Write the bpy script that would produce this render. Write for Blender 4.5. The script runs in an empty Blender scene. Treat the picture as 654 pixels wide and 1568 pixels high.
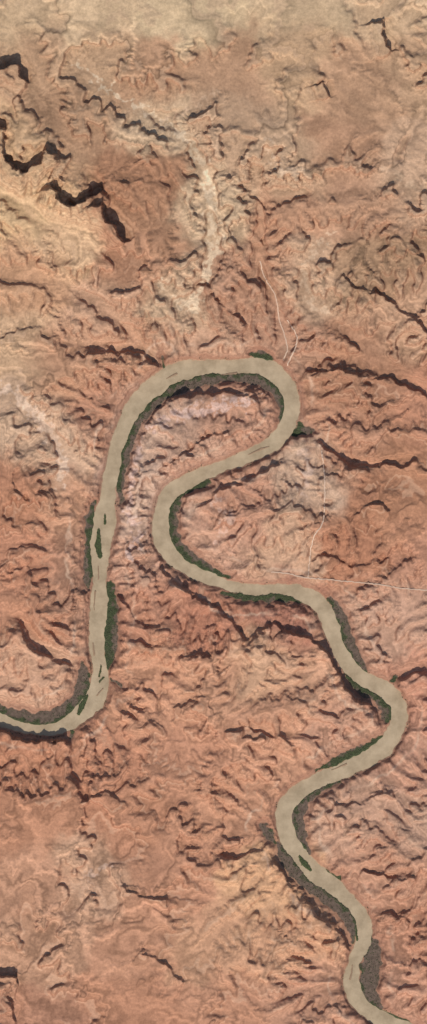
import bpy, math, time
import numpy as np
T0=time.time()
rng=np.random.default_rng(7)
S=4.0                      # metres per map unit
F=np.float32
X0,X1,Y0,Y1=-72,728,-112,1680   # map extents (y down)
nx=X1-X0+1; ny=Y1-Y0+1
xs=np.arange(X0,X1+1,dtype=F); ys=np.arange(Y0,Y1+1,dtype=F)
X,Y=np.meshgrid(xs,ys)

# ---------------------------------------------------------------- noise
_lat={}
def perlin(x,y,seed):
    if seed not in _lat:
        r=np.random.default_rng(seed); a=r.random((256,256))*2*np.pi
        _lat[seed]=(np.cos(a).astype(F).ravel(),np.sin(a).astype(F).ravel())
    gx,gy=_lat[seed]
    xi=np.floor(x).astype(np.int32); yi=np.floor(y).astype(np.int32)
    fx=(x-xi).astype(F); fy=(y-yi).astype(F)
    u=fx*fx*fx*(fx*(fx*6-15)+10); v=fy*fy*fy*(fy*(fy*6-15)+10)
    x0=xi&255; x1=(xi+1)&255; y0=(yi&255)*256; y1=((yi+1)&255)*256
    def g(i,dx,dy): return gx[i]*dx+gy[i]*dy
    a=g(y0+x0,fx,fy); b=g(y0+x1,fx-1,fy); c=g(y1+x0,fx,fy-1); d=g(y1+x1,fx-1,fy-1)
    return ((a+(b-a)*u)*(1-v)+(c+(d-c)*u)*v)*F(1.5)
def fbm(x,y,scale,seed,octs=4,gain=.5,ridged=False):
    t=np.zeros_like(x); a=1.; s=0.; f=1./scale
    for o in range(octs):
        n=perlin(x*F(f)+F(13.7*o),y*F(f)-F(7.3*o),seed+o)
        if ridged: n=1-2*np.abs(n)
        t+=F(a)*n; s+=a; a*=gain; f*=2.03
    return t/F(s)
def sm(a,b,x):
    t=np.clip((x-a)/(b-a),0,1); return t*t*(3-2*t)

# ---------------------------------------------------------------- polylines
def catmull(P,step=6.):
    P=np.array(P,float); Q=np.vstack([2*P[0]-P[1],P,2*P[-1]-P[-2]]); out=[]
    for i in range(1,len(Q)-2):
        p0,p1,p2,p3=Q[i-1:i+3]; n=max(2,int(np.hypot(*(p2-p1)[:2])/step))
        for k in range(n):
            t=k/n
            out.append(.5*((2*p1)+(-p0+p2)*t+(2*p0-5*p1+4*p2-p3)*t*t+(-p0+3*p1-3*p2+p3)*t**3))
    out.append(P[-1]); return np.array(out)
def polydist(P,XX,YY,R):
    D=np.full(XX.shape,F(1e4)); SG=np.ones(XX.shape,F); TT=np.zeros(XX.shape,F)
    L=np.concatenate([[0],np.cumsum(np.hypot(*np.diff(P[:,:2],axis=0).T))])
    for i in range(len(P)-1):
        ax,ay,aw=P[i]; bx,by,bw=P[i+1]
        i0=int(max(0,min(ax,bx)-R-X0)); i1=int(min(nx,max(ax,bx)+R-X0+1))
        j0=int(max(0,min(ay,by)-R-Y0)); j1=int(min(ny,max(ay,by)+R-Y0+1))
        if i0>=i1 or j0>=j1: continue
        sx=XX[j0:j1,i0:i1]; sy=YY[j0:j1,i0:i1]
        dx,dy=bx-ax,by-ay; l2=dx*dx+dy*dy+1e-9
        t=np.clip(((sx-F(ax))*F(dx)+(sy-F(ay))*F(dy))/F(l2),0,1)
        d=np.hypot(sx-F(ax)-t*F(dx),sy-F(ay)-t*F(dy))-(F(aw)+t*F(bw-aw))
        c=D[j0:j1,i0:i1]; m=d<c
        c[m]=d[m]
        SG[j0:j1,i0:i1][m]=np.sign(F(dx)*(sy-F(ay))-F(dy)*(sx-F(ax)))[m]
        TT[j0:j1,i0:i1][m]=((F(L[i])+t*F(L[i+1]-L[i]))/F(L[-1]))[m]
    return D,SG,TT

RIV=[(-130,1040,12),(-80,1075,12),(-30,1094,12),(0,1103,11),(30,1113,9),(60,1118,9),(88,1115,10),(112,1103,13),(134,1083,16),(149,1060,16),(153,1032,12),(150,1000,12),
(149,960,14),(152,920,13),(153,880,12),(154,840,16),(160,800,17),(166,760,13),(171,720,12),(180,680,12),(194,645,13),(215,612,15),(245,585,16),
(280,568,15),(320,561,12),(355,562,12),(392,560,13),(422,571,15),(441,595,14),(447,625,12),(438,655,13),(415,680,13),(380,699,11),(340,715,9),
(300,730,12),(268,749,13),(251,772,13),(246,800,13),(250,830,13),(268,856,13),(300,877,11),(340,893,9),(380,903,9),(420,902,8),(458,907,12),
(488,924,14),(504,950,13),(515,985,12),(530,1015,12),(556,1040,12),(590,1057,13),(610,1080,14),(610,1107,13),(597,1135,13),(570,1158,14),
(530,1178,13),(490,1195,13),(456,1215,14),(436,1242,14),(440,1277,13),(456,1306,14),(480,1333,14),(510,1358,13),(540,1385,11),(557,1415,13),
(556,1445,12),(543,1475,10),(538,1505,13),(550,1535,13),(578,1556,13),(625,1580,13),(690,1600,13),(800,1630,13)]
RP=catmull(RIV,5.)
wx=fbm(X,Y,14,900,2)*F(1.3); wy=fbm(X,Y,14,910,2)*F(1.3)
DR,SGR,_=polydist(RP,X+wx*1.3,Y+wy*1.3,130)
DR=np.minimum(DR+fbm(X,Y,38,920,3)*F(4.0)+fbm(X,Y,9,925,2)*F(1.6)+F(.7),120)
print('river',time.time()-T0)

VEG=[([(185,770,3),(184,730,5),(192,690,7),(208,650,7),(232,618,7),(262,598,8),(300,585,8),(345,577,6),(385,578,7),(415,588,8),(430,605,7),(435,630,5),(428,652,4)],.45),
([(143,770,3),(139,800,6),(138,830,6),(136,870,6),(134,900,4)],.6),
([(168,890,4),(170,920,8),(169,960,8),(168,1000,7),(160,1030,3)],.9),
([(-60,1060,10),(0,1088,7),(30,1096,7),(60,1101,8),(95,1093,9),(120,1070,8),(129,1045,9),(126,1015,7)],.5),
([(248,548,2),(250,562,5)],.9),([(385,543,2),(402,545,4),(415,549,3)],.6),
([(450,663,5),(462,656,6),(478,660,2)],.9),
([(320,738,2),(285,750,4),(268,770,6),(262,795,7),(268,825,6),(285,848,6),(320,872,4),(350,884,2)],.65),
([(340,908,2),(390,915,4),(430,914,5),(465,920,5)],.8),
([(505,915,4),(522,945,6),(532,980,7),(548,1012,7),(562,1032,4)],.45),
([(530,1030,4),(548,1048,8),(575,1063,8),(592,1080,9),(592,1105,5)],.6),
([(585,1130,4),(560,1145,4),(520,1163,4),(485,1180,3)],.8),
([(402,1262,1),(410,1275,6),(420,1290,7)],.8),
([(425,1290,8),(445,1325,9),(480,1358,9),(515,1385,9),(537,1412,8),(540,1440,5)],.3),
([(520,1195,3),(480,1212,6),(460,1232,9),(457,1260,8),(462,1290,6),(475,1310,3)],.3),
([(500,1335,3),(520,1345,3)],.8),
([(565,1425,5),(570,1455,10),(567,1490,12),(565,1520,10),(585,1543,6)],.25),
([(545,1500,3),(548,1525,4),(575,1548,4),(620,1568,4),(680,1590,6)],.65),
([(600,1045,5),(606,1036,3)],.9),
([(108,1128,3),(112,1120,4)],.7),([(170,1040,3),(185,1050,2)],.5)]
DV=np.full(X.shape,F(1e4)); GV=np.zeros_like(X)
for P,g in VEG:
    P=list(P); P[0]=(*P[0][:2],.5); P[-1]=(*P[-1][:2],.5)
    d,_,_=polydist(catmull(P,6.),X+wx*3.5,Y+wy*3.5,60)
    m=d<DV; GV[m]=g; DV=np.where(m,d,DV)
DV=DV-F(2.4)+fbm(X,Y,16,930,3)*F(4.0)
DE=np.minimum(DR,DV)
DE=np.minimum(DE,120)
ISL=[([(151,812,2),(150,835,4.5),(153,852,3)],1.),([(160,788,1.2),(161,802,1.8)],.8),([(133,1066,2),(125,1082,4.5),(120,1094,2)],1.),
([(152,1045,1),(158,1038,1.4)],.7),([(148,1066,.8),(158,1054,1)],0.),([(459,1313,2),(466,1322,4.5),(476,1333,2)],1.),
([(380,696,.5),(400,688,1.8),(412,683,.6)],.1),([(255,580,.5),(270,572,1.5)],.1),([(144,935,.5),(146,905,1.2)],0.),
([(545,1418,.9),(547,1440,1.4)],.8),([(142,985,.8),(144,1003,1.2)],0.),([(150,866,.6),(151,888,1.)],0.),([(340,573,.6),(362,571,1.6)],0.),([(155,1020,1),(152,1036,1.2)],.7),
([(508,1180,.5),(530,1170,1.3)],0.),([(540,1478,.5),(536,1500,1.4)],0.)]
DI=np.full(X.shape,F(1e4)); GI=np.zeros_like(X)
for P,g in ISL:
    d,_,_=polydist(np.array(P,float),X+wx,Y+wy,20); m=d<DI; GI[m]=g; DI=np.where(m,d,DI)

# ---------------------------------------------------------------- base height
wX=X+F(26)*fbm(X,Y,120,20,3); wY=Y+F(26)*fbm(X,Y,120,30,3)
up=sm(620,260,Y)                       # northern uplands
big=fbm(wX,wY,230,40,3)
ca,sa=math.cos(.40),math.sin(.40)
U=(wX*ca-wY*sa); V=(wX*sa+wY*ca)
rid=fbm(U*F(.55),V,62,50,3,.5,True)
rid2=fbm(wX,wY,110,60,3,.5,True)
soft=np.ones_like(X)
for cx,cy,rx,ry in [(420,1380,60,60),(400,1050,50,40),(475,1045,40,30),(60,1040,45,25),(620,950,50,60),(450,850,40,25),(30,900,30,40),(340,1430,40,50),(470,745,20,50),(60,30,120,40),(450,30,200,40),(350,120,50,40),(230,140,40,30),(560,130,50,40),(40,340,40,40),(240,330,30,60)]:
    soft*=1-.7*np.exp(-(((X-cx)/rx)**2+((Y-cy)/ry)**2))
soft*=.4+.6*sm(-.3,.25,fbm(X,Y,75,95,3)+.35*np.exp(-(((X-80)/170)**2+((Y-1400)/200)**2)))
wallw=F(8)+F(8)*fbm(X,Y,60,70,2)
inc=sm(2,30,DE)
h=F(14)*sm(0,1,(DE-.5)/np.maximum(wallw,4))+F(9)*sm(25,100,DE)
h+=inc*(F(9)*big+ soft*((1-.3*up)*F(5)*rid+F(5)*rid2*(1+.8*up)))
h+=up*F(24)+ F(8)*sm(-100,500,500-Y)
h=np.maximum(h,sm(0,20,DE)*3)

def carve(P,depth,wid):
    global h
    d,_,_=polydist(catmull([(a,b,0) for a,b in P],8.),X+wx*4,Y+wy*4,wid*3)
    h=h-F(depth)*np.exp(-(np.minimum(d,1e3)/wid)**2)*inc
carve([(120,100),(180,150),(245,185),(290,220),(318,270),(323,330),(330,380),(305,440),(295,475)],12,15)
carve([(295,475),(240,440),(200,430)],7,14)
carve([(340,120),(300,160),(250,185)],7,12)
carve([(390,260),(400,330),(398,400),(425,470),(437,520),(430,545)],11,10)
carve([(460,657),(500,678),(560,712),(640,695),(720,670)],8,8)
carve([(603,1045),(625,1025),(654,1020),(720,1000)],8,6)
carve([(410,1275),(375,1300),(340,1308)],7,6)
carve([(250,560),(205,533),(130,525)],8,8)
carve([(440,560),(500,545),(580,560),(654,595),(720,610)],9,9)
carve([(654,160),(620,220),(590,270),(520,290),(430,300)],9,12)
carve([(490,370),(470,410),(470,460),(510,490),(580,540)],8,12)
carve([(-60,560),(20,610),(70,650),(100,700),(90,745)],7,15)
carve([(120,1015),(95,1012),(60,985),(30,940)],7,7)
carve([(170,1380),(140,1340),(100,1400),(60,1450),(30,1490)],7,10)
carve([(-40,430),(40,420),(110,440),(170,480),(230,540)],8,12)
carve([(-20,280),(60,330),(140,370),(200,400)],7,14)
carve([(115,760),(118,850),(120,940),(122,1000)],6,6)
carve([(20,60),(60,150),(110,220),(150,290),(210,360)],9,16)
carve([(110,1130),(125,1200),(160,1280),(140,1340)],7,8)
carve([(560,20),(600,110),(640,170)],6,12)

# ---------------------------------------------------------------- erosion
def down(a,k): return a[::k,::k].copy()
def upsamp(a,k,shape):
    jj=np.minimum(np.arange(shape[0])/k,a.shape[0]-1.001); ii=np.minimum(np.arange(shape[1])/k,a.shape[1]-1.001)
    j=jj.astype(int); i=ii.astype(int); fj=(jj-j).astype(F)[:,None]; fi=(ii-i).astype(F)[None]
    r=a[j]*(1-fj)+a[j+1]*fj
    return r[:,i]*(1-fi)+r[:,i+1]*fi
def blur(a,n=1):
    for _ in range(n):
        p=np.pad(a,1,mode='edge'); a=(p[:-2,1:-1]+2*p[1:-1,1:-1]+p[2:,1:-1])*F(.25)
        p=np.pad(a,1,mode='edge'); a=(p[1:-1,:-2]+2*p[1:-1,1:-1]+p[1:-1,2:])*F(.25)
    return a
def erode(h,hard,N,batches,steps,ke=.3,cap=4.,seed=1,lim=6.):
    r=np.random.default_rng(seed); H,W=h.shape; f=h.astype(F).ravel(); hd=hard.ravel(); f0=f.copy()
    for b in range(batches):
        px=(r.random(N)*(W-3)+1).astype(F); py=(r.random(N)*(H-3)+1).astype(F)
        dx=np.zeros(N,F); dy=np.zeros(N,F); sp=np.ones(N,F); wa=np.ones(N,F); se=np.zeros(N,F)
        for s in range(steps):
            xi=px.astype(np.int32); yi=py.astype(np.int32); u=px-xi; v=py-yi; i=yi*W+xi
            a=f[i];bb=f[i+1];c=f[i+W];d=f[i+W+1]
            gx=(bb-a)*(1-v)+(d-c)*v; gy=(c-a)*(1-u)+(d-bb)*u
            h0=a*(1-u)*(1-v)+bb*u*(1-v)+c*(1-u)*v+d*u*v
            dx=dx*F(.15)-gx*F(.85); dy=dy*F(.15)-gy*F(.85); l=np.hypot(dx,dy)+F(1e-6); dx/=l; dy/=l
            qx=px+dx; qy=py+dy
            ok=(qx>1)&(qx<W-2.01)&(qy>1)&(qy<H-2.01)&(l>2e-5)
            if not ok.all():
                px,py,qx,qy,dx,dy,sp,wa,se,i,u,v,h0=[z[ok] for z in (px,py,qx,qy,dx,dy,sp,wa,se,i,u,v,h0)]
            xj=qx.astype(np.int32); yj=qy.astype(np.int32); uu=qx-xj; vv=qy-yj; j=yj*W+xj
            h1=f[j]*(1-uu)*(1-vv)+f[j+1]*uu*(1-vv)+f[j+W]*(1-uu)*vv+f[j+W+1]*uu*vv
            dh=h1-h0
            C=np.maximum(-dh,F(.005))*sp*wa*F(cap)
            dep=np.where(dh>0,np.minimum(dh,se),np.maximum(se-C,0)*F(.25))
            ero=np.where((dh>0)|(se>C),0,np.minimum((C-se)*F(ke),-dh*F(.6)))
            ero=np.maximum(ero,0)*hd[i]
            am=np.clip(dep-ero,-.3,.1); se=np.maximum(se-am,0)
            ii=np.concatenate([i,i+1,i+W,i+W+1]); ww=np.concatenate([am*(1-u)*(1-v),am*u*(1-v),am*(1-u)*v,am*u*v])
            f+=np.clip(np.bincount(ii,ww,W*H),-.3,.06).astype(F)
            sp=np.sqrt(np.maximum(sp*sp-dh*F(4),F(.05))); sp=np.minimum(sp,4); wa*=F(.985)
            px,py=qx,qy
        f=np.clip(f,f0-lim,f0+lim*.25)
    return f.reshape(H,W)
hard=(sm(0,10,DE)*(.25+.75*soft)).astype(F)
for k,N,B,st,lim,mu in ((4,9000,16,40,2.4,.7),(2,36000,8,36,1.6,.5),(1,120000,4,30,1.4,.6)):
    a=down(h,k)/k; b=erode(a,down(hard,k),N,B,st,seed=k,lim=lim)
    dlt=(b-a)*k*mu
    if k>1: h=h+upsamp(dlt,k,h.shape)
    else: h=h+dlt
    print('erode',k,time.time()-T0,float(dlt.min()),float(dlt.max()))
q=.15+.85*sm(-.15,.4,fbm(X,Y,60,97,3))
h=h*q+blur(h,6)*(1-q)
hs_=blur(h,2)

# ---------------------------------------------------------------- dipping strata: ledges and cuestas
def terr(z,P,s):
    q=z/P; i=np.floor(q); f=q-i
    return (i+sm(.5-s,.5+s,f))*P-z
patch=sm(-.05,.4,fbm(X,Y,90,85,3))
lo=1-up
zj=blur(h,7)+fbm(X,Y,150,80,2)*4
t1=terr(zj,F(10.),.11)
zk=hs_*F(.8)+F(.11)*(Y+.35*X)+fbm(X,Y,70,88,3)*F(6)
t3=terr(zk,F(7.),.10)
h=h+inc*((.5+.5*soft)*t1*(.42+.18*up)+(.3+.7*soft)*(t3*(.05+.7*patch)*(.2+.8*lo)*.42))

# ---------------------------------------------------------------- named scarps
N1=fbm(X,Y,22,120,3); N2=fbm(X,Y,22,130,3); N3=.75+.9*fbm(X,Y,30,135,2)
def scarp(P,A,L=26,wob=6.5):
    global h
    sharp=1.1 if A>=11 else 1.6
    xa=min(p[0] for p in P)-L*3; xb=max(p[0] for p in P)+L*3; ya=min(p[1] for p in P)-L*3; yb=max(p[1] for p in P)+L*3
    d,s,t=polydist(catmull([(a,b,0) for a,b in P],6.),X+N1*F(wob*1.6),Y+N2*F(wob*1.6),L*2.6)
    J=slice(int(max(0,ya-Y0)),int(min(ny,yb-Y0))); I=slice(int(max(0,xa-X0)),int(min(nx,xb-X0)))
    d=np.minimum(d[J,I],1e3); sd=d*s[J,I]; t=t[J,I]
    e=sm(0,.08,t)*sm(1,.92,t)*(N3[J,I] if A<11 else 1.)
    f=np.where(sd>0,sm(0,sharp*2,sd)*np.exp(-(sd/L)**2),-0.35*(1-sm(-sharp,0,sd))*np.exp(-(sd/(L*.6))**2)+0.)
    h[J,I]+=F(A)*f.astype(F)*e*np.where(DR[J,I]<0,0,1)
SC=[([(-20,108),(10,108),(28,100),(32,118),(48,130)],19),
([(-8,180),(5,205),(12,240),(30,265),(60,250),(70,236),(96,240)],18),
([(82,283),(92,308),(118,318),(140,300),(162,290)],23),
([(153,312),(163,335),(178,350),(194,372)],23),
([(583,30),(590,55),(598,88)],12),([(497,128),(504,152)],6),
([(-20,1112),(0,1118),(40,1131),(80,1134),(112,1134)],13),
([(240,850),(262,885),(290,908),(330,932),(362,958),(376,988),(394,965),(420,958),(450,972),(480,978),(505,1000),(525,1040),(540,1068),(575,1084),(600,1100)],10.9),
([(300,782),(320,760),(350,745),(400,722),(440,700)],9),
([(458,572),(500,565),(550,572),(600,582),(665,610)],9),
([(252,612),(300,605),(398,602)],9),([(250,712),(290,688),(320,668),(355,657)],8),
([(30,955),(45,988),(80,1008),(112,1022)],9),
([(412,1300),(440,1345),(480,1395),(520,1425),(540,1465)],8),
([(340,1315),(380,1306),(408,1296)],8),([(518,418),(560,447),(600,462),(660,512)],9),
([(605,1055),(625,1032),(660,1026)],9),([(568,1402),(600,1392),(632,1412)],6),
([(128,532),(170,543),(215,540),(248,566)],8),([(312,430),(330,455),(355,478),(382,500)],8),
([(480,672),(500,685),(540,712),(600,712),(645,700)],7),([(-10,1492),(28,1493)],15),([(14,1500),(20,1540),(26,1575)],10),
([(470,860),(500,850),(540,865),(600,850)],6),([(180,905),(215,950),(252,965)],6),([(380,290),(410,330),(400,380)],5),
([(-10,520),(40,500),(90,520)],5),([(180,1350),(215,1370),(260,1375)],5),([(120,1230),(160,1215),(200,1235)],5),
([(260,1080),(290,1075),(315,1062)],6),([(340,1120),(380,1115),(430,1130),(465,1150)],5),([(10,880),(40,870),(60,900)],5),
([(510,1235),(560,1225),(590,1200)],5),([(550,1330),(590,1340),(640,1345)],6),([(600,360),(620,375),(654,400)],6),([(210,1450),(250,1470),(290,1510)],5),
([(530,800),(560,770),(600,780)],6),([(270,1010),(310,1000),(330,1030)],5),([(40,700),(20,740),(50,770)],5)]
for P,A in SC: scarp(P,A)
h+=inc*(.3+.7*soft)*(fbm(X,Y,6,140,2)*F(.45))
flat=F(1.0)+F(.5)*fbm(X,Y,9,150,2)+F(.06)*np.clip(DE,0,10)
k=sm(2.5,0,np.minimum(DV,DR-1))
h=np.where(DE<3,h*(1-k)+flat*k,h)
h=np.maximum(h,.9)
bank=sm(-3,1.0,DR)
h=np.where(DR<1,-2.0+(np.minimum(h,2)+2.0)*bank,h)
h=np.where(DI<1.5,np.maximum(h,-2.0+3.0*sm(1.5,-.3,DI)),h).astype(F)
print('height',time.time()-T0,float(h.max()))

# ---------------------------------------------------------------- colour
A=[(30,20,190,151,119),(150,20,192,154,122),(300,20,194,158,125),(450,15,192,154,122),(600,20,192,151,120),(60,80,175,131,103),(150,100,184,140,110),(230,130,174,126,98),(350,110,177,130,102),(450,90,184,141,110),(550,130,177,130,102),(630,90,181,137,108),
(100,200,162,119,93),(40,250,188,144,111),(250,190,190,152,123),(350,190,180,138,111),(430,250,184,142,114),(520,220,174,125,98),(620,270,186,142,115),
(30,330,200,156,118),(100,370,196,151,118),(220,280,162,111,85),(230,350,166,116,90),(325,330,188,150,121),(420,330,180,127,100),(560,330,175,126,100),
(50,420,188,135,104),(200,400,178,123,96),(160,480,190,140,113),(280,460,188,148,120),(350,450,168,118,95),(400,420,178,126,100),(470,430,184,141,114),(570,410,152,113,88),(600,480,184,136,109),
(30,530,192,147,116),(100,560,184,130,102),(180,530,182,128,101),(300,535,186,136,111),(420,510,174,124,101),(550,540,172,119,93),(560,590,163,111,87),(645,640,183,122,96),
(40,640,194,150,123),(90,690,194,150,124),(140,620,175,119,95),(250,650,190,146,125),(340,640,183,129,106),(300,690,188,138,116),(540,670,183,126,100),(620,700,178,119,91),
(30,760,178,117,90),(100,780,185,129,102),(210,770,190,147,127),(370,780,182,126,103),(470,740,188,146,123),(560,770,163,107,82),(620,800,178,119,91),
(40,870,183,121,95),(110,880,174,122,99),(205,860,186,134,112),(340,840,188,135,112),(430,850,194,145,118),(540,850,172,112,86),(630,850,180,121,97),
(30,930,188,126,99),(220,930,183,122,98),(320,950,176,113,90),(430,935,165,106,88),(600,930,187,137,115),(560,970,183,134,112),
(40,1040,193,140,114),(230,1050,192,131,103),(320,1050,192,133,105),(400,1020,199,146,116),(470,1040,196,140,112),(640,1060,188,127,104),
(30,1180,182,119,92),(150,1180,187,124,97),(300,1150,189,127,100),(420,1120,190,131,104),(530,1110,184,130,107),(630,1170,188,131,108),
(60,1260,180,120,93),(200,1260,183,122,95),(350,1230,186,127,100),(560,1240,185,135,112),(630,1250,186,138,116),
(60,1350,188,131,104),(140,1340,192,141,114),(250,1350,188,127,100),(420,1370,203,147,112),(600,1330,183,127,103),
(60,1460,187,133,106),(200,1450,186,127,100),(330,1450,199,141,110),(450,1440,199,141,110),(630,1430,178,120,96),
(60,1550,176,119,95),(200,1540,183,122,95),(350,1530,188,127,100),(460,1530,188,131,106),(620,1500,183,127,104)]
A=np.array(A,float)
lum=A[:,2:].mean(1,keepdims=True); A[:,2:]=lum+(A[:,2:]-lum)*.86
def lin(c):
    c=np.asarray(c,float)/255.; return np.where(c<=.04045,c/12.92,((c+.055)/1.055)**2.4)
kk=2
CX=(X+F(45)*fbm(X,Y,70,200,4,.6))[::kk,::kk]; CY=(Y+F(45)*fbm(X,Y,70,210,4,.6))[::kk,::kk]
W=np.full(CX.shape,F(1e-9)); C=np.zeros(CX.shape+(3,),F); AL=lin(A[:,2:])*np.array([1.,1.05,.95])
C+=(AL.mean(0)*1e-9).astype(F)
for i in range(len(A)):
    w=np.exp(-((CX-F(A[i,0]))**2+(CY-F(A[i,1]))**2)/F(2*25**2)); W+=w
    for c in range(3): C[...,c]+=w*F(AL[i,c])
C/=W[...,None]
col=np.stack([upsamp(C[...,c],kk,X.shape) for c in range(3)],-1)
del C,W
gy,gx=np.gradient(h); slope=np.hypot(gx,gy); sl=sm(.35,1.5,blur(slope,1))
def mix(c,t,k):
    k=k[...,None]; return c*(1-k)+np.asarray(t,F)*k
PALE=[([(120,100,1),(180,150,1),(245,185,3),(290,220,3),(318,270,4),(323,330,6),(330,380,7),(305,440,7),(292,475,6)],(206,180,149),.85),
([(292,475,5),(262,450,3),(235,432,1)],(206,179,148),.75),([(330,140,1),(300,165,1),(250,188,3)],(200,166,135),.6),
([(400,215,1),(420,240,3),(435,268,4),(470,262,1)],(206,174,143),.75),
([(508,362,1),(485,378,2),(470,405,3),(468,440,3),(480,468,3),(505,482,2)],(204,172,141),.75),
([(-30,575,4),(15,600,6),(50,630,7),(75,665,8),(95,700,5),(92,745,2)],(206,175,149),.8),
([(585,262,2),(620,280,3),(660,290,3)],(202,168,136),.6),([(-20,230,9),(15,290,10),(60,320,10),(130,352,8)],(204,166,128),.6),
([(465,690,3),(470,720,6),(465,750,4)],(194,165,146),.5),([(125,1352,0),(145,1335,1),(165,1325,0)],(204,172,150),.6),
([(-40,-5,24),(200,-20,18),(450,-15,20),(700,-10,18)],(200,168,134),.3),
([(212,680,4),(200,740,5),(200,790,6),(215,820,5),(195,850,4)],(202,170,154),.75),
([(235,655,4),(270,635,6),(300,630,7),(350,620,6),(395,612,4)],(202,170,154),.75),([(330,770,3),(350,790,5),(335,820,4)],(200,166,146),.5)]
rag=fbm(X,Y,12,230,3,.65)
for P,c,k_ in PALE:
    d,_,_=polydist(catmull(P,8.),X+wx*10,Y+wy*10,44)
    col=mix(col,lin(c),(sm(4,-3,d+rag*20+sl*6)*k_).astype(F))
zc=blur(h,2)*F(.6)+h*F(.4)+fbm(X,Y,90,240,2)*3
strat=perlin(zc*F(.55),np.zeros_like(zc)+F(.37)+fbm(X,Y,260,241,1),250)+.9*perlin(zc*F(1.3),np.zeros_like(zc)+F(4.2),251)
col*=(1+.38*strat*(.5+.5*soft))[...,None]
col=mix(col,lin((150,101,79)),(sl*.40*(1-.3*up)).astype(F))
wp=sm(.22,.4,-perlin(zc*F(.4),np.zeros_like(zc)+F(9.1),252))
col=mix(col,lin((202,166,134)),(wp*.28*up*(1-sl)).astype(F))
wl=sm(.25,.45,perlin(zc*F(.5),np.zeros_like(zc)+F(2.1),253))
col=mix(col,lin((202,164,134)),(wl*.34*(1-up)).astype(F))
rim=np.exp(-((DE-22-10*fbm(X,Y,40,256,3))/2.4)**2)*sm(-.3,.3,fbm(X,Y,50,258,2))
col=mix(col,lin((208,174,146)),(rim*.6).astype(F))
lap=blur(h,4)-blur(h,1)
wash=sm(.2,1.2,lap)*(1-sl)
col=mix(col,lin((202,165,136)),(wash*.45).astype(F))
mott=fbm(X,Y,18,260,4,.7)
col*=(1+.18*mott+.14*fbm(X,Y,3.2,268,2,.7))[...,None]
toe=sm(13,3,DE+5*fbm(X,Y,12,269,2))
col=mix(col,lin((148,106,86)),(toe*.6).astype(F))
gmask=sm(.8,-.8,DV)
gn=sm(-.35,.35,GV*1.6-.65+fbm(X,Y,10,270,3)*1.3-np.clip(DR-3,-2,12)*.10)
gc=mix(np.zeros_like(col)+lin((104,88,76)).astype(F),lin((74,82,55)),gn)
gc*=(1+.5*fbm(X,Y,5,275,3))[...,None]
col=col*(1-gmask[...,None])+gc*gmask[...,None]
sand=sm(1.6,0,DR)*(1-gmask)
col=mix(col,lin((168,144,114)),(sand*.4).astype(F))
col=mix(col,lin((150,134,106)),sm(0,-2,DR))
im=sm(1.0,.0,DI)
ic=mix(np.zeros_like(col)+lin((150,124,100)).astype(F),lin((78,88,56)),sm(.3,.8,GI))
col=col*(1-im[...,None])+ic*im[...,None]
ALB=.97
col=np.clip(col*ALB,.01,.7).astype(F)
print('colour',time.time()-T0)

# ---------------------------------------------------------------- terrain mesh with skirt growing to horizon
ext=np.cumsum(1.35**np.arange(1,33)).astype(F)
xe=np.concatenate([X0-ext[::-1],xs,X1+ext]); ye=np.concatenate([Y0-ext[::-1],ys,Y1+ext]); n=len(ext)
XE,YE=np.meshgrid(xe,ye)
he=np.pad(h,n,mode='edge'); ce=np.pad(col,((n,n),(n,n),(0,0)),mode='edge')
out=np.hypot(np.maximum(np.maximum(X0-XE,XE-X1),0),np.maximum(np.maximum(Y0-YE,YE-Y1),0))
kf=sm(4,90,out)
hn=22+26*fbm(XE,YE,900,300,3)+10*fbm(XE,YE,200,310,3)
he=(he*(1-kf)+hn*kf).astype(F)
ce=ce*(1-kf[...,None])+(lin((184,137,110))*ALB).astype(F)*kf[...,None]
cxm,cym=327.,784.
def grid_mesh(name,XX,YY,ZZ,colr=None):
    H,Wd=XX.shape
    me=bpy.data.meshes.new(name)
    co=np.empty((H*Wd,3),F); co[:,0]=(XX.ravel()-cxm)*S; co[:,1]=(cym-YY.ravel())*S; co[:,2]=ZZ.ravel()*S
    me.vertices.add(H*Wd); me.vertices.foreach_set('co',co.ravel())
    idx=np.arange(H*Wd,dtype=np.int32).reshape(H,Wd)
    q=np.stack([idx[1:,:-1],idx[1:,1:],idx[:-1,1:],idx[:-1,:-1]],-1).reshape(-1,4)
    me.loops.add(q.size); me.loops.foreach_set('vertex_index',q.ravel())
    me.polygons.add(len(q)); me.polygons.foreach_set('loop_start',np.arange(0,q.size,4,dtype=np.int32))
    me.update(calc_edges=True)
    if colr is not None:
        at=me.color_attributes.new('rock_tint','FLOAT_COLOR','POINT')
        c4=np.ones((H*Wd,4),F); c4[:,:3]=colr.reshape(-1,3); at.data.foreach_set('color',c4.ravel())
    ob=bpy.data.objects.new(name,me); bpy.context.scene.collection.objects.link(ob); return ob
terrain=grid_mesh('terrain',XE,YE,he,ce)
print('mesh',time.time()-T0)

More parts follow.
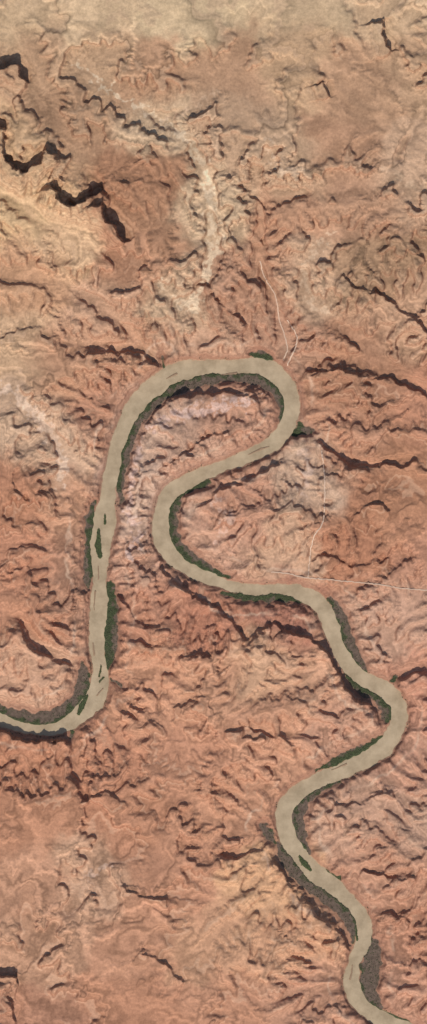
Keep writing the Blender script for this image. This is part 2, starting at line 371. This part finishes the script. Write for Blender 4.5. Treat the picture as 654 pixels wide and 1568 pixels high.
def newmat(name):
    m=bpy.data.materials.new(name); m.use_nodes=True; nt=m.node_tree; b=nt.nodes['Principled BSDF']; return m,nt,b
def nz(nt,scale,detail=4,rough=.6):
    t=nt.nodes.new('ShaderNodeTexNoise'); t.inputs['Scale'].default_value=scale; t.inputs['Detail'].default_value=detail; t.inputs['Roughness'].default_value=rough
    g=nt.nodes.new('ShaderNodeNewGeometry'); nt.links.new(g.outputs['Position'],t.inputs['Vector']); return t
m,nt,b=newmat('canyon_rock')
ca_=nt.nodes.new('ShaderNodeVertexColor'); ca_.layer_name='rock_tint'
t=nz(nt,.05,5,.75); mr=nt.nodes.new('ShaderNodeMapRange'); mr.inputs[1].default_value=.3; mr.inputs[2].default_value=.7; mr.inputs[3].default_value=.82; mr.inputs[4].default_value=1.18
nt.links.new(t.outputs['Fac'],mr.inputs[0])
vm=nt.nodes.new('ShaderNodeVectorMath'); vm.operation='SCALE'
nt.links.new(ca_.outputs['Color'],vm.inputs[0]); nt.links.new(mr.outputs[0],vm.inputs['Scale']); nt.links.new(vm.outputs[0],b.inputs['Base Color'])
b.inputs['Roughness'].default_value=1; b.inputs['Specular IOR Level'].default_value=.05
terrain.data.materials.append(m)

# ---------------------------------------------------------------- river
wp_=[];fc=[];Q=RP
tan=np.gradient(Q[:,:2],axis=0); tan/=np.linalg.norm(tan,axis=1)[:,None]; nor=np.stack([-tan[:,1],tan[:,0]],1)
K=9
for i in range(len(Q)):
    for j in range(K):
        o=(j/(K-1)*2-1)*(Q[i,2]+4.5); p=Q[i,:2]+nor[i]*o
        wp_.append(((p[0]-cxm)*S,(cym-p[1])*S,0.25*S))
for i in range(len(Q)-1):
    for j in range(K-1):
        a=i*K+j; fc.append((a,a+1,a+K+1,a+K))
me=bpy.data.meshes.new('river'); me.from_pydata(wp_,[],fc); me.update()
riv=bpy.data.objects.new('river',me); bpy.context.scene.collection.objects.link(riv)
m,nt,b=newmat('silty_water')
t=nz(nt,.009,7,.68); cr=nt.nodes.new('ShaderNodeValToRGB')
w0=lin((154,134,106)); w1=lin((182,160,129))
cr.color_ramp.elements[0].position=.35; cr.color_ramp.elements[0].color=(*w0,1); cr.color_ramp.elements[1].position=.62; cr.color_ramp.elements[1].color=(*w1,1)
nt.links.new(t.outputs['Fac'],cr.inputs[0]); nt.links.new(cr.outputs[0],b.inputs['Base Color'])
b.inputs['Roughness'].default_value=.45; b.inputs['Specular IOR Level'].default_value=.2
riv.data.materials.append(m)

# ---------------------------------------------------------------- vegetation
pv=np.clip(gmask*(.18+.82*gn),0,1)*(DR>.3)
pv=np.maximum(pv,(im>.5)*(GI>.5)*.9)
pv=np.maximum(pv,sm(2.5,1,np.abs(DR-2))*sm(.0,.35,fbm(X,Y,26,400,2))*.35*(DR>.5))
keep=rng.random(pv.shape)<pv*.7
jj,ii=np.nonzero(keep); N=len(jj); print('shrubs',N)
phi=(1+5**.5)/2
ico=np.array([(-1,phi,0),(1,phi,0),(-1,-phi,0),(1,-phi,0),(0,-1,phi),(0,1,phi),(0,-1,-phi),(0,1,-phi),(phi,0,-1),(phi,0,1),(-phi,0,-1),(-phi,0,1)],F)/F(1.9)
icf=np.array([(0,11,5),(0,5,1),(0,1,7),(0,7,10),(0,10,11),(1,5,9),(5,11,4),(11,10,2),(10,7,6),(7,1,8),(3,9,4),(3,4,2),(3,2,6),(3,6,8),(3,8,9),(4,9,5),(2,4,11),(6,2,10),(8,6,7),(9,8,1)],np.int32)
cx=xs[ii]+rng.random(N)-.5; cy=ys[jj]+rng.random(N)-.5; r=.35+.5*rng.random(N)**2
pos=np.stack([(cx-cxm)*S,(cym-cy)*S,(h[jj,ii]+r*.45)*S],1)
V_=pos[:,None,:]+ico[None]*(r*S)[:,None,None]*np.array([1,1,.8])*(1+.5*(rng.random((N,12,1))-.5))
Fc=(icf[None]+(np.arange(N)*12)[:,None,None]).reshape(-1,3).astype(np.int32)
me=bpy.data.meshes.new('riparian_vegetation'); me.vertices.add(N*12); me.vertices.foreach_set('co',V_.astype(F).ravel())
me.loops.add(Fc.size); me.loops.foreach_set('vertex_index',Fc.ravel()); me.polygons.add(len(Fc)); me.polygons.foreach_set('loop_start',np.arange(0,Fc.size,3,dtype=np.int32)); me.update(calc_edges=True)
ob=bpy.data.objects.new('riparian_vegetation',me); bpy.context.scene.collection.objects.link(ob)
m,nt,b=newmat('tamarisk_foliage')
t=nz(nt,.03,4,.7); cr=nt.nodes.new('ShaderNodeValToRGB')
cr.color_ramp.elements[0].position=.35; cr.color_ramp.elements[0].color=(.06,.068,.036,1); cr.color_ramp.elements[1].position=.7; cr.color_ramp.elements[1].color=(.12,.12,.068,1)
nt.links.new(t.outputs['Fac'],cr.inputs[0]); nt.links.new(cr.outputs[0],b.inputs['Base Color']); b.inputs['Roughness'].default_value=.9
b.inputs['Specular IOR Level'].default_value=.1
ob.data.materials.append(m)

# ---------------------------------------------------------------- dirt roads
def hs(x,y):
    i=np.clip((x-X0),1,nx-3); j=np.clip((y-Y0),1,ny-3); i0=int(i); j0=int(j)
    return float(h[j0-1:j0+3,i0-1:i0+3].max())
m,nt,b=newmat('pale_dust')
t=nz(nt,.05,3,.6); cr=nt.nodes.new('ShaderNodeValToRGB'); cr.color_ramp.elements[0].color=(*(lin((192,156,130))*.95),1); cr.color_ramp.elements[1].color=(*(lin((212,184,158))*.95),1)
nt.links.new(t.outputs['Fac'],cr.inputs[0]); nt.links.new(cr.outputs[0],b.inputs['Base Color']); b.inputs['Roughness'].default_value=1
ROADS=[[(415,876),(440,878),(465,884),(520,889),(580,895),(620,901),(700,908)],
[(492,690),(496,720),(497,760),(494,800),(480,822),(475,850),(472,884)],
[(398,400),(405,425),(422,455),(428,490),(440,530),(434,552)],[(440,560),(455,520),(440,490)]]
for P in ROADS:
    R=catmull([(a,b_,0) for a,b_ in P],3.); tg=np.gradient(R[:,:2],axis=0); tg/=np.linalg.norm(tg,axis=1)[:,None]; nr=np.stack([-tg[:,1],tg[:,0]],1)
    v=[];f=[]
    for i in range(len(R)):
        c=R[i,:2]+nr[i]*rng.normal(0,.35); z=hs(*c)+.15
        for s_ in (-.95,.95):
            p=c+nr[i]*s_; v.append(((p[0]-cxm)*S,(cym-p[1])*S,z*S))
        if i: f.append((2*i-2,2*i-1,2*i+1,2*i))
    me=bpy.data.meshes.new('dirt_road'); me.from_pydata(v,[],f); me.update(); o=bpy.data.objects.new('dirt_road',me); bpy.context.scene.collection.objects.link(o); o.data.materials.append(m)

# ---------------------------------------------------------------- light, camera
EL,AZ=math.radians(49),math.radians(190)
sun=bpy.data.lights.new('sun','SUN'); sun.energy=3.5; sun.angle=math.radians(.5); sun.color=(1,.96,.9)
so=bpy.data.objects.new('sun',sun); bpy.context.scene.collection.objects.link(so)
from mathutils import Vector
sd=Vector((math.sin(AZ)*math.cos(EL),math.cos(AZ)*math.cos(EL),math.sin(EL)))
so.rotation_euler=(-sd).to_track_quat('-Z','Y').to_euler(); so.location=sd*3000
w=bpy.data.worlds.new('World'); bpy.context.scene.world=w; w.use_nodes=True; nt=w.node_tree
sk=nt.nodes.new('ShaderNodeTexSky'); sk.sky_type='NISHITA'; sk.sun_disc=False; sk.sun_elevation=EL; sk.sun_rotation=AZ
bg=nt.nodes['Background']; bg.inputs[1].default_value=.11; nt.links.new(sk.outputs[0],bg.inputs[0])
cam=bpy.data.cameras.new('camera'); co=bpy.data.objects.new('camera',cam); bpy.context.scene.collection.objects.link(co)
alt=50000.; cam.sensor_fit='VERTICAL'; cam.sensor_height=24; cam.lens=24*alt/(1568*S); cam.clip_start=100; cam.clip_end=4e6
co.location=(0,0,alt+10*S); bpy.context.scene.camera=co
sc=bpy.context.scene; sc.view_settings.view_transform='Standard'; sc.view_settings.look='None'; sc.view_settings.exposure=0
print('done',time.time()-T0)
